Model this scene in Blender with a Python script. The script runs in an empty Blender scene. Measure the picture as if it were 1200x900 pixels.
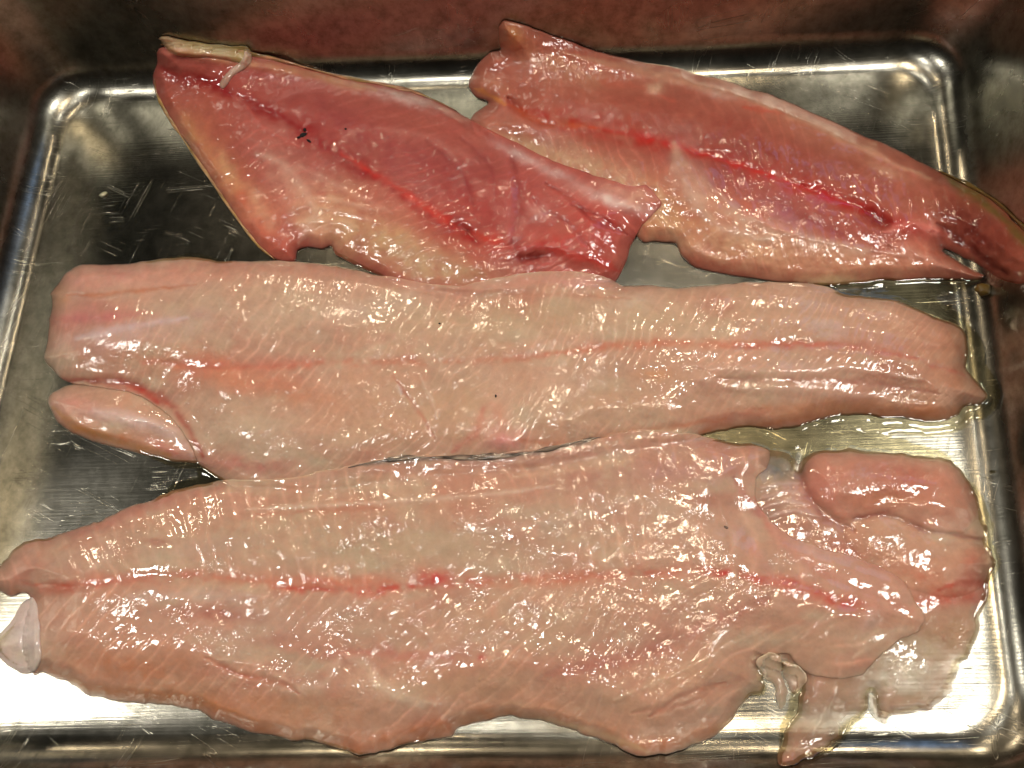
import bpy, bmesh, math
import numpy as np
from mathutils import Matrix, Euler, Vector

S = bpy.context.scene
COL = S.collection
# ------------------------------------------------------------------ camera
FPX = 1000.0                      # focal length for a 1200 px wide frame
CAM = np.array([0.0476, -0.1365, 0.37])
EUL = (0.3306, 0.065, 0.0118)
cd = bpy.data.cameras.new("camera")
cam = bpy.data.objects.new("camera", cd)
COL.objects.link(cam)
cam.location = CAM
cam.rotation_euler = Euler(EUL, 'XYZ')
cd.sensor_width = 36
cd.lens = 36 * FPX / 1200
cd.clip_start = 0.01
cd.clip_end = 50
cd.dof.use_dof = False
cd.dof.focus_distance = 0.375
cd.dof.aperture_fstop = 7.0
S.camera = cam
R = np.array(Euler(EUL, 'XYZ').to_matrix())

def unproj(x, y, z):
    """picture point of the traced outline -> place on the plane at height z (metres)"""
    x = np.asarray(x, float); y = np.asarray(y, float)
    d = np.stack([(x - 600) / FPX, (450 - y) / FPX, -np.ones_like(x)], -1) @ R.T
    t = (z - CAM[2]) / d[..., 2]
    return CAM + d * t[..., None]

# ------------------------------------------------------------------ world, light, exposure
w = bpy.data.worlds.new("World"); S.world = w; w.use_nodes = True
nt = w.node_tree; nt.nodes.clear()
tc = nt.nodes.new('ShaderNodeTexCoord')
nz = nt.nodes.new('ShaderNodeTexNoise'); nz.inputs['Scale'].default_value = 1.1; nz.inputs['Detail'].default_value = 1
rp = nt.nodes.new('ShaderNodeValToRGB')
rp.color_ramp.elements[0].position = .40; rp.color_ramp.elements[0].color = (.010, .006, .004, 1)
rp.color_ramp.elements[1].position = .66; rp.color_ramp.elements[1].color = (.13, .06, .034, 1)
bg = nt.nodes.new('ShaderNodeBackground'); bg.inputs['Strength'].default_value = 0.2
ou = nt.nodes.new('ShaderNodeOutputWorld')
nt.links.new(tc.outputs['Generated'], nz.inputs['Vector'])
nt.links.new(nz.outputs['Fac'], rp.inputs[0])
# the room: warm brown cupboards and walls at eye level, a dim grey ceiling above
sp = nt.nodes.new('ShaderNodeSeparateXYZ'); nt.links.new(tc.outputs['Generated'], sp.inputs[0])
mr = nt.nodes.new('ShaderNodeMapRange'); mr.inputs[1].default_value = .35; mr.inputs[2].default_value = .75; nt.links.new(sp.outputs[2], mr.inputs[0])
mxw = nt.nodes.new('ShaderNodeMixRGB'); mxw.inputs[2].default_value = (.075, .078, .068, 1)
nt.links.new(mr.outputs[0], mxw.inputs[0]); nt.links.new(rp.outputs[0], mxw.inputs[1]); nt.links.new(mxw.outputs[0], bg.inputs[0])
nt.links.new(bg.outputs[0], ou.inputs[0])

def area(name, loc, size, power, col, target=(0, 0, 0), sy=None):
    l = bpy.data.lights.new(name, 'AREA'); l.energy = power; l.color = col
    l.shape = 'RECTANGLE' if sy else 'DISK'; l.size = size
    if sy: l.size_y = sy
    o = bpy.data.objects.new(name, l); COL.objects.link(o); o.location = loc
    o.rotation_euler = (Vector(target) - Vector(loc)).to_track_quat('-Z', 'Y').to_euler()
    return o

WARM = (1, .80, .56); WHITE = (1, .95, .86); BLUE = (.28, .52, 1)
area('ceiling_lamp', (.86, .10, 1.5), .26, 10.5, WHITE, sy=.30)
area('ceiling_lamp', (-1.10, -.22, 1.5), .24, 7.5, WHITE)
area('ceiling_lamp', (.34, .10, 1.75), .18, 4.5, WARM)
area('ceiling_lamp', (-.25, -.30, 1.7), .12, 3, WHITE)
area('spot_lamp', (.70, 1.85, 1.35), .14, 5.0, WARM)
area('spot_lamp', (-.55, 1.85, 1.35), .14, 4.5, WARM)
area('spot_lamp', (-1.5, 1.4, 1.2), .16, 4.0, WARM)
for hx, hy, hz, hp, hc in ((-.35, .50, 1.55, 1.6, WARM), (.20, .52, 1.6, 1.6, WHITE), (-.42, 1.10, 1.55, 1.5, WARM), (.32, 1.08, 1.5, 1.7, WARM), (-.15, .10, 1.6, 1.4, WHITE)):
    area('added_glint_lamp', (hx, hy, hz), .045, hp * .55, hc)  # small unseen lamps added to raise more glints on the wet flesh
area('window', (1.5, 1.8, 1.5), 1.0, 4.0, BLUE, sy=1.2)
S.view_settings.view_transform = 'Standard'
S.view_settings.look = 'None'
S.view_settings.exposure = -0.18
S.view_settings.gamma = 1
S.cycles.max_bounces = 6
S.cycles.glossy_bounces = 4
S.cycles.transparent_max_bounces = 6
S.cycles.use_denoising = True
S.cycles.caustics_reflective = False
S.cycles.caustics_refractive = False

# ------------------------------------------------------------------ numeric helpers
def srgb(c):
    c = np.asarray(c, float) / 255
    return np.where(c <= .04045, c / 12.92, ((c + .055) / 1.055) ** 2.4)

def vn(x, y, seed=0):
    xi = np.floor(x).astype(np.int64); yi = np.floor(y).astype(np.int64)
    fx = x - xi; fy = y - yi
    fx = fx * fx * (3 - 2 * fx); fy = fy * fy * (3 - 2 * fy)
    def h(a, b):
        n = (a * 374761393 + b * 668265263 + seed * 1442695041) & 0x7fffffff
        n = ((n ^ (n >> 13)) * 1274126177) & 0x7fffffff
        n = ((n ^ (n >> 16)) * 974634777) & 0x7fffffff
        return (n & 0xffffff) / float(0xffffff)
    a = h(xi, yi); b = h(xi + 1, yi); c = h(xi, yi + 1); d = h(xi + 1, yi + 1)
    return ((a + (b - a) * fx) * (1 - fy) + (c + (d - c) * fx) * fy) * 2 - 1

def fbm(x, y, seed=0, oct=3):
    s = 0; a = 1; t = 0
    for i in range(oct):
        s = s + a * vn(x * 2 ** i + 17.3 * i, y * 2 ** i - 9.1 * i, seed + i); t += a; a *= .5
    return s / t

def catmull(P, n=6, closed=True):
    P = np.asarray(P, float); N = len(P); out = []
    rng = range(N if closed else N - 1)
    for i in rng:
        g = (lambda k: P[k % N]) if closed else (lambda k: P[min(max(k, 0), N - 1)])
        p0, p1, p2, p3 = g(i - 1), g(i), g(i + 1), g(i + 2)
        for t in np.linspace(0, 1, n, endpoint=False):
            c = .5 * ((2 * p1) + (-p0 + p2) * t + (2 * p0 - 5 * p1 + 4 * p2 - p3) * t * t + (-p0 + 3 * p1 - 3 * p2 + p3) * t ** 3)
            l = p1 + (p2 - p1) * t
            out.append(.6 * c + .4 * l)
    if not closed: out.append(P[-1])
    return np.array(out)

def seg_dist(x, y, P, closed):
    """unsigned distance to a polyline, position along it (0..1)"""
    best = np.full(x.shape, 1e9); u = np.zeros(x.shape); side = np.zeros(x.shape)
    n = len(P) if closed else len(P) - 1
    for i in range(n):
        ax, ay = P[i]; bx, by = P[(i + 1) % len(P)]
        dx, dy = bx - ax, by - ay; L = dx * dx + dy * dy + 1e-9
        t = np.clip(((x - ax) * dx + (y - ay) * dy) / L, 0, 1)
        ex = x - ax - t * dx; ey = y - ay - t * dy
        d = ex * ex + ey * ey
        m = d < best
        best = np.where(m, d, best); u = np.where(m, (i + t) / n, u)
        side = np.where(m, np.sign(dx * ey - dy * ex), side)
    return np.sqrt(best), u, side

def inside(x, y, P):
    r = np.zeros(x.shape, bool)
    for i in range(len(P)):
        ax, ay = P[i]; bx, by = P[(i + 1) % len(P)]
        if ay == by: continue
        r ^= ((ay > y) != (by > y)) & (x < (bx - ax) * (y - ay) / (by - ay) + ax)
    return r

class SDF:
    """signed distance of an outline, sampled on a grid"""
    def __init__(s, P, step=2.0, pad=40):
        s.x0, s.y0 = P.min(0) - pad; x1, y1 = P.max(0) + pad; s.st = step
        gx, gy = np.meshgrid(np.arange(s.x0, x1, step), np.arange(s.y0, y1, step))
        d, _, _ = seg_dist(gx, gy, P, True)
        s.g = np.where(inside(gx, gy, P), d, -d)
    def __call__(s, x, y):
        h, w_ = s.g.shape
        u = np.clip((x - s.x0) / s.st, 0, w_ - 1.001); v = np.clip((y - s.y0) / s.st, 0, h - 1.001)
        i = u.astype(int); j = v.astype(int); fu = u - i; fv = v - j; g = s.g
        return (g[j, i] * (1 - fu) + g[j, i + 1] * fu) * (1 - fv) + (g[j + 1, i] * (1 - fu) + g[j + 1, i + 1] * fu) * fv

# picture-plane height map of everything laid down so far (2 px cells), so that later pieces rest on earlier ones
HS = 2.0; HX0, HY0 = -80, -20
HM = np.zeros((int(980 / HS), int(1400 / HS)))
def hm_get(x, y):
    h, w_ = HM.shape
    u = np.clip((x - HX0) / HS, 0, w_ - 1.001); v = np.clip((y - HY0) / HS, 0, h - 1.001)
    i = u.astype(int); j = v.astype(int); fu = u - i; fv = v - j
    return (HM[j, i] * (1 - fu) + HM[j, i + 1] * fu) * (1 - fv) + (HM[j + 1, i] * (1 - fu) + HM[j + 1, i + 1] * fu) * fv
def blur(a, n):
    for _ in range(n):
        p = np.pad(a, 1, mode='edge')
        a = (p[:-2, 1:-1] + p[2:, 1:-1] + p[1:-1, :-2] + p[1:-1, 2:] + 2 * a) / 6
    return a

# ------------------------------------------------------------------ materials
def mat_new(name):
    m = bpy.data.materials.new(name); m.use_nodes = True
    n = m.node_tree; n.nodes.clear()
    o = n.nodes.new('ShaderNodeOutputMaterial')
    return m, n, o

def flesh_mat(name, glint=1.0, sss=.22, scale=520, rough=.42):
    m, n, o = mat_new(name); N = n.nodes.new; L = n.links.new
    p = N('ShaderNodeBsdfPrincipled'); L(p.outputs[0], o.inputs[0])
    at = N('ShaderNodeAttribute'); at.attribute_name = 'Col'
    tc = N('ShaderNodeTexCoord')
    n1 = N('ShaderNodeTexNoise'); n1.inputs['Scale'].default_value = 200; n1.inputs['Detail'].default_value = 5; n1.inputs['Roughness'].default_value = .65
    r1 = N('ShaderNodeMapRange'); r1.inputs[1].default_value = .3; r1.inputs[2].default_value = .7; r1.inputs[3].default_value = .90; r1.inputs[4].default_value = 1.09
    mx = N('ShaderNodeVectorMath'); mx.operation = 'SCALE'
    L(tc.outputs['Object'], n1.inputs['Vector']); L(n1.outputs['Fac'], r1.inputs[0])
    L(at.outputs['Color'], mx.inputs[0]); L(r1.outputs[0], mx.inputs['Scale']); L(mx.outputs[0], p.inputs['Base Color'])
    p.inputs['Subsurface Weight'].default_value = sss
    p.inputs['Subsurface Radius'].default_value = (1, .38, .22); p.inputs['Subsurface Scale'].default_value = .005
    p.inputs['Roughness'].default_value = rough; p.inputs['IOR'].default_value = 1.38; p.inputs['Specular IOR Level'].default_value = .2
    at3 = N('ShaderNodeAttribute'); at3.attribute_name = 'Body'; L(at3.outputs['Fac'], p.inputs['Alpha'])
    p.inputs['Coat Weight'].default_value = 1; p.inputs['Coat Roughness'].default_value = .03; p.inputs['Coat IOR'].default_value = 1.6
    # wet film: small beads and ripples, stronger in patches
    def beads(sc, lo, hi, det, dist):
        t = N('ShaderNodeTexNoise'); t.inputs['Scale'].default_value = sc; t.inputs['Detail'].default_value = det; t.inputs['Distortion'].default_value = dist
        r = N('ShaderNodeMapRange'); r.interpolation_type = 'SMOOTHSTEP'; r.inputs[1].default_value = lo; r.inputs[2].default_value = hi
        L(tc.outputs['Object'], t.inputs['Vector']); L(t.outputs['Fac'], r.inputs[0]); return r
    a1 = beads(scale, .45, .68, 2, .9); a2 = beads(scale * 2.1, .46, .72, 1, .3)
    a = N('ShaderNodeMath'); a.operation = 'MULTIPLY_ADD'; a.inputs[1].default_value = .45; L(a2.outputs[0], a.inputs[0]); L(a1.outputs[0], a.inputs[2])
    b = N('ShaderNodeTexNoise'); b.inputs['Scale'].default_value = 55; b.inputs['Detail'].default_value = 3
    rb = N('ShaderNodeMapRange'); rb.inputs[1].default_value = .40; rb.inputs[2].default_value = .60; rb.inputs[3].default_value = .22; rb.inputs[4].default_value = 1.15
    at2 = N('ShaderNodeAttribute'); at2.attribute_name = 'Wet'
    c = N('ShaderNodeMath'); c.operation = 'MULTIPLY'; c2 = N('ShaderNodeMath'); c2.operation = 'MULTIPLY'
    L(tc.outputs['Object'], b.inputs['Vector']); L(b.outputs['Fac'], rb.inputs[0])
    L(a.outputs[0], c.inputs[0]); L(rb.outputs[0], c.inputs[1]); L(c.outputs[0], c2.inputs[0]); L(at2.outputs['Fac'], c2.inputs[1])
    bp = N('ShaderNodeBump'); bp.inputs['Strength'].default_value = 1; bp.inputs['Distance'].default_value = .00002 * glint
    L(c2.outputs[0], bp.inputs['Height']); L(bp.outputs[0], p.inputs['Coat Normal'])
    bp2 = N('ShaderNodeBump'); bp2.inputs['Strength'].default_value = .5; bp2.inputs['Distance'].default_value = .0001
    L(n1.outputs['Fac'], bp2.inputs['Height']); L(bp2.outputs[0], p.inputs['Normal'])
    return m

M_RED = flesh_mat('red_fish_flesh', 1.35, .25, 900, .45)
M_PALE = flesh_mat('pale_fish_flesh', 1.0, .5, 850, .45)
M_SMOOTH = flesh_mat('smooth_fish_flesh', 1.0, .45, 600, .38)

def film_mat():
    m, n, o = mat_new('fish_juice'); N = n.nodes.new; L = n.links.new
    t = N('ShaderNodeBsdfTransparent'); t.inputs[0].default_value = (.86, .83, .70, 1)
    g = N('ShaderNodeBsdfGlossy'); g.inputs['Roughness'].default_value = .03
    f = N('ShaderNodeFresnel'); f.inputs[0].default_value = 1.35
    tc = N('ShaderNodeTexCoord'); nz = N('ShaderNodeTexNoise'); nz.inputs['Scale'].default_value = 90; nz.inputs['Detail'].default_value = 2
    bp = N('ShaderNodeBump'); bp.inputs['Distance'].default_value = .0006; bp.inputs['Strength'].default_value = .5
    L(tc.outputs['Object'], nz.inputs[0]); L(nz.outputs[0], bp.inputs['Height']); L(bp.outputs[0], g.inputs['Normal']); L(bp.outputs[0], f.inputs['Normal'])
    mm = N('ShaderNodeMath'); mm.operation = 'MULTIPLY'; mm.inputs[1].default_value = 2.2; mm.use_clamp = True
    x = N('ShaderNodeMixShader'); L(f.outputs[0], mm.inputs[0]); L(mm.outputs[0], x.inputs[0]); L(t.outputs[0], x.inputs[1]); L(g.outputs[0], x.inputs[2])
    L(x.outputs[0], o.inputs[0])
    return m
M_FILM = film_mat()

def simple_mat(name, col, rough=.3, coat=.6, sss=0, alpha=1):
    m, n, o = mat_new(name); N = n.nodes.new; L = n.links.new
    p = N('ShaderNodeBsdfPrincipled'); L(p.outputs[0], o.inputs[0])
    tc = N('ShaderNodeTexCoord'); nz = N('ShaderNodeTexNoise'); nz.inputs['Scale'].default_value = 400; nz.inputs['Detail'].default_value = 4
    r = N('ShaderNodeMixRGB'); c = srgb(col)
    r.inputs[1].default_value = (*(c * .7), 1); r.inputs[2].default_value = (*np.minimum(c * 1.25, 1), 1)
    L(tc.outputs['Object'], nz.inputs[0]); L(nz.outputs[0], r.inputs[0]); L(r.outputs[0], p.inputs['Base Color'])
    p.inputs['Roughness'].default_value = rough; p.inputs['Coat Weight'].default_value = coat; p.inputs['Coat Roughness'].default_value = .08
    p.inputs['Subsurface Weight'].default_value = sss; p.inputs['Subsurface Scale'].default_value = .002
    p.inputs['Alpha'].default_value = alpha
    b = N('ShaderNodeBump'); b.inputs['Distance'].default_value = .0004; L(nz.outputs[0], b.inputs['Height']); L(b.outputs[0], p.inputs['Normal'])
    return m

def steel_mat():
    m, n, o = mat_new('worn_stainless_steel'); N = n.nodes.new; L = n.links.new
    p = N('ShaderNodeBsdfPrincipled'); L(p.outputs[0], o.inputs[0])
    p.inputs['Metallic'].default_value = 1
    tc = N('ShaderNodeTexCoord')
    def tex(sx, sy, sz, rot, detail, rough=.6):
        mp = N('ShaderNodeMapping'); mp.vector_type = 'TEXTURE'; mp.inputs['Scale'].default_value = (1 / sx, 1 / sy, 1 / sz); mp.inputs['Rotation'].default_value = (0, 0, rot)
        t = N('ShaderNodeTexNoise'); t.inputs['Scale'].default_value = 1; t.inputs['Detail'].default_value = detail; t.inputs['Roughness'].default_value = rough
        L(tc.outputs['Object'], mp.inputs[0]); L(mp.outputs[0], t.inputs[0]); return t
    brush = tex(9, 1000, 300, 0.03, 5)
    cloud = tex(14, 18, 14, .4, 6)
    spots = tex(150, 120, 150, .2, 5, .7)
    # long thin scratches at two angles
    def scratch(rot, sx, sy, lo, hi):
        t = tex(sx, sy, 40, rot, 1.5)
        a = N('ShaderNodeMath'); a.operation = 'SUBTRACT'; a.inputs[1].default_value = .5; L(t.outputs[0], a.inputs[0])
        b = N('ShaderNodeMath'); b.operation = 'ABSOLUTE'; L(a.outputs[0], b.inputs[0])
        r = N('ShaderNodeMapRange'); r.inputs[1].default_value = lo; r.inputs[2].default_value = hi; r.inputs[3].default_value = 1; r.inputs[4].default_value = 0
        L(b.outputs[0], r.inputs[0])
        msk = tex(30, 60, 30, rot, 2); rm = N('ShaderNodeMapRange'); rm.inputs[1].default_value = .54; rm.inputs[2].default_value = .66
        L(msk.outputs[0], rm.inputs[0])
        q = N('ShaderNodeMath'); q.operation = 'MULTIPLY'; L(r.outputs[0], q.inputs[0]); L(rm.outputs[0], q.inputs[1]); return q
    s1 = scratch(.07, 7, 420, 0, .006); s2 = scratch(1.25, 7, 240, 0, .006); s3 = scratch(-.45, 7, 240, 0, .006)
    mxx = N('ShaderNodeMath'); mxx.operation = 'MAXIMUM'; L(s1.outputs[0], mxx.inputs[0]); L(s2.outputs[0], mxx.inputs[1])
    sc = N('ShaderNodeMath'); sc.operation = 'MAXIMUM'; L(mxx.outputs[0], sc.inputs[0]); L(s3.outputs[0], sc.inputs[1])
    r = N('ShaderNodeMapRange'); r.inputs[1].default_value = .3; r.inputs[2].default_value = .7; r.inputs[3].default_value = .15; r.inputs[4].default_value = .25
    L(cloud.outputs[0], r.inputs[0])
    sz_ = N('ShaderNodeSeparateXYZ'); L(tc.outputs['Object'], sz_.inputs[0])
    wz = N('ShaderNodeMapRange'); wz.inputs[1].default_value = .0003; wz.inputs[2].default_value = .010; wz.inputs[3].default_value = 0; wz.inputs[4].default_value = .09; L(sz_.outputs[2], wz.inputs[0])
    rsum = N('ShaderNodeMath'); rsum.operation = 'ADD'; L(r.outputs[0], rsum.inputs[0]); L(wz.outputs[0], rsum.inputs[1]); r = rsum
    ra = N('ShaderNodeMath'); ra.operation = 'MULTIPLY_ADD'; ra.inputs[1].default_value = .08; L(sc.outputs[0], ra.inputs[0]); L(r.outputs[0], ra.inputs[2])
    L(ra.outputs[0], p.inputs['Roughness'])
    cr = N('ShaderNodeValToRGB'); cr.color_ramp.elements[0].position = .3; cr.color_ramp.elements[0].color = (.195, .19, .155, 1)
    cr.color_ramp.elements[1].position = .65; cr.color_ramp.elements[1].color = (.40, .385, .33, 1)
    L(spots.outputs[0], cr.inputs[0]); L(cr.outputs[0], p.inputs['Base Color'])
    b1 = N('ShaderNodeBump'); b1.inputs['Distance'].default_value = .00005; b1.inputs['Strength'].default_value = .8; L(brush.outputs[0], b1.inputs['Height'])
    b2 = N('ShaderNodeBump'); b2.inputs['Distance'].default_value = .00005; b2.invert = True; L(sc.outputs[0], b2.inputs['Height']); L(b1.outputs[0], b2.inputs['Normal'])
    b3 = N('ShaderNodeBump'); b3.inputs['Distance'].default_value = .0002; b3.inputs['Strength'].default_value = .5; L(cloud.outputs[0], b3.inputs['Height']); L(b2.outputs[0], b3.inputs['Normal'])
    L(b3.outputs[0], p.inputs['Normal'])
    p.inputs['Anisotropic'].default_value = .35
    return m
M_STEEL = steel_mat()

# ------------------------------------------------------------------ objects
def link(name, me, mat, parent=None, label=None, cat=None, group=None, kind=None):
    me.materials.append(mat)
    o = bpy.data.objects.new(name, me); COL.objects.link(o)
    if parent: o.parent = parent; o.matrix_parent_inverse = parent.matrix_world.inverted()
    if label: o['label'] = label
    if cat: o['category'] = cat
    if group: o['group'] = group
    if kind: o['kind'] = kind
    return o

def thing(name, label, cat, loc, group=None):
    o = bpy.data.objects.new(name, None); COL.objects.link(o); o.location = loc
    o.empty_display_size = .01
    o['label'] = label; o['category'] = cat
    if group: o['group'] = group
    bpy.context.view_layer.update()
    return o

# ---- the tray: one deep-drawn sheet: floor, rounded fold, flared walls, rolled rim
FC = unproj([72, 1104, 1212, -118], [106, 66, 886, 888], 0.0)[:, :2]      # TL TR BR BL corners of the flat floor
TLc, TRc, BRc, BLc = FC
def tray_mesh():
    HW, HH = .23, .16
    def warp(x, y):
        u = (x / HW + 1) / 2; v = (y / HH + 1) / 2
        return (BLc * (1 - u) + BRc * u) * (1 - v) + (TLc * (1 - u) + TRc * u) * v
    def ring(off, z, r, n=10):
        a, b = HW + off, HH + off; pts = []
        for cx, cy, a0 in ((a - r, b - r, 0), (-a + r, b - r, 90), (-a + r, -b + r, 180), (a - r, -b + r, 270)):
            for k in range(n + 1):
                t = math.radians(a0 + 90 * k / n); pts.append((cx + r * math.cos(t), cy + r * math.sin(t)))
        # denser straights so that wall sheets can be slightly uneven
        q = []
        for i in range(len(pts)):
            p, s = pts[i], pts[(i + 1) % len(pts)]
            L = math.dist(p, s); m = max(1, int(L / .012))
            for j in range(m): q.append((p[0] + (s[0] - p[0]) * j / m, p[1] + (s[1] - p[1]) * j / m))
        return q, z
    prof = [(-.05, 0, .016), (-.016, 0, .019)]
    fr = .018; tilt = math.radians(80)
    for k in range(1, 9):
        t = tilt * k / 8; prof.append((-.012 + fr * math.sin(t), fr * (1 - math.cos(t)), .022 + .006 * k / 8))
    x0, z0, _ = prof[-1]
    for k in range(1, 8):
        h = .062 * k / 7; prof.append((x0 + h * math.tan(math.pi / 2 - tilt), z0 + h, .028 + .006 * k / 7))
    x1, z1, r1 = prof[-1]
    for k in range(1, 7):
        t = math.radians(90 * k / 6); prof.append((x1 + .004 * (1 - math.cos(t)), z1 + .004 * math.sin(t), r1 + .003))
    x2, z2, r2 = prof[-1]
    prof += [(x2 + .008, z2, r2 + .008), (x2 + .014, z2 - .001, r2 + .014), (x2 + .016, z2 - .004, r2 + .016), (x2 + .014, z2 - .006, r2 + .015)]
    # straights must have the same count in each ring: count from a reference ring
    def ring_fixed(off, z, r, n=10):
        a, b = HW + off, HH + off; q = []
        cs = [(a - r, b - r, 0), (-a + r, b - r, 90), (-a + r, -b + r, 180), (a - r, -b + r, 270)]
        ms = [30, 22, 30, 22]
        for i, (cx, cy, a0) in enumerate(cs):
            arc = [(cx + r * math.cos(math.radians(a0 + 90 * k / n)), cy + r * math.sin(math.radians(a0 + 90 * k / n))) for k in range(n + 1)]
            q += arc
            nx = cs[(i + 1) % 4]; e = (nx[0] + r * math.cos(math.radians(nx[2])), nx[1] + r * math.sin(math.radians(nx[2])))
            s = arc[-1]
            for j in range(1, ms[i]): q.append((s[0] + (e[0] - s[0]) * j / ms[i], s[1] + (e[1] - s[1]) * j / ms[i]))
        return q
    bm = bmesh.new(); rings = []
    for off, z, r in prof:
        q = ring_fixed(off, z, r); vs = []
        for x, y in q:
            p = warp(x, y)
            j = .0004 * float(fbm(np.array(x * 22), np.array(y * 22 + z * 30), 5, 2)) * min(1, z / .01)
            vs.append(bm.verts.new((p[0] + j, p[1] + j, z)))
        rings.append(vs)
    n = len(rings[0])
    for a, b in zip(rings, rings[1:]):
        for i in range(n): bm.faces.new((a[i], b[i], b[(i + 1) % n], a[(i + 1) % n]))
    bm.faces.new(rings[0])
    for f in bm.faces: f.smooth = True
    me = bpy.data.meshes.new('metal_tray'); bm.normal_update(); bm.to_mesh(me); bm.free()
    return me
tray = link('metal_tray', tray_mesh(), M_STEEL, None, 'scratched stainless steel tray with rounded corners holding all the fish fillets', 'tray')
sm = tray.modifiers.new('Solidify', 'SOLIDIFY'); sm.thickness = .0009; sm.offset = -1 

# height of the bare tray under every traced point (the ends of the fillets ride up the rounded fold and the wall)
from mathutils.bvhtree import BVHTree
def tray_heights():
    me = tray.data
    bv = BVHTree.FromPolygons([tuple(v.co) for v in me.vertices], [tuple(p.vertices) for p in me.polygons])
    st = 4.0; h_, w_ = int(980 / st), int(1400 / st); out = np.zeros((h_, w_)); c = Vector(CAM)
    ys, xs = np.mgrid[0:h_, 0:w_]
    Pt = unproj(HX0 + xs * st, HY0 + ys * st, 0.0)
    for j in range(h_):
        for i in range(w_):
            r = bv.ray_cast(c, Vector(Pt[j, i]) - c)
            if r[0] is not None: out[j, i] = max(r[0].z, 0)
    return out
TZ = tray_heights(); TZ = np.where(TZ > .05, .05, TZ); TZS = np.maximum(blur(TZ, 6), TZ)
def tz_get(x, y):
    h, w_ = TZS.shape
    u = np.clip((x - HX0) / 4, 0, w_ - 1.001); v = np.clip((y - HY0) / 4, 0, h - 1.001)
    i = u.astype(int); j = v.astype(int); fu = u - i; fv = v - j
    return (TZS[j, i] * (1 - fu) + TZS[j, i + 1] * fu) * (1 - fv) + (TZS[j + 1, i] * (1 - fu) + TZS[j + 1, i + 1] * fu) * fv

# ---- soft pieces: height field over a traced outline
def line(pts, w, col=None, a=0, dh=0, j=.35, skew=0):
    return ('line', pts, w, col, a, dh, j, skew)
def blob(cx, cy, rx, ry, ang=0, col=None, a=0, dh=0, j=.45, wet=0):
    return ('blob', (cx, cy, rx, ry, ang), col, a, dh, j, wet)
def lobe(pts, soft, dh, col=None, a=0):
    return ('lobe', pts, soft, dh, col, a)

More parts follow.
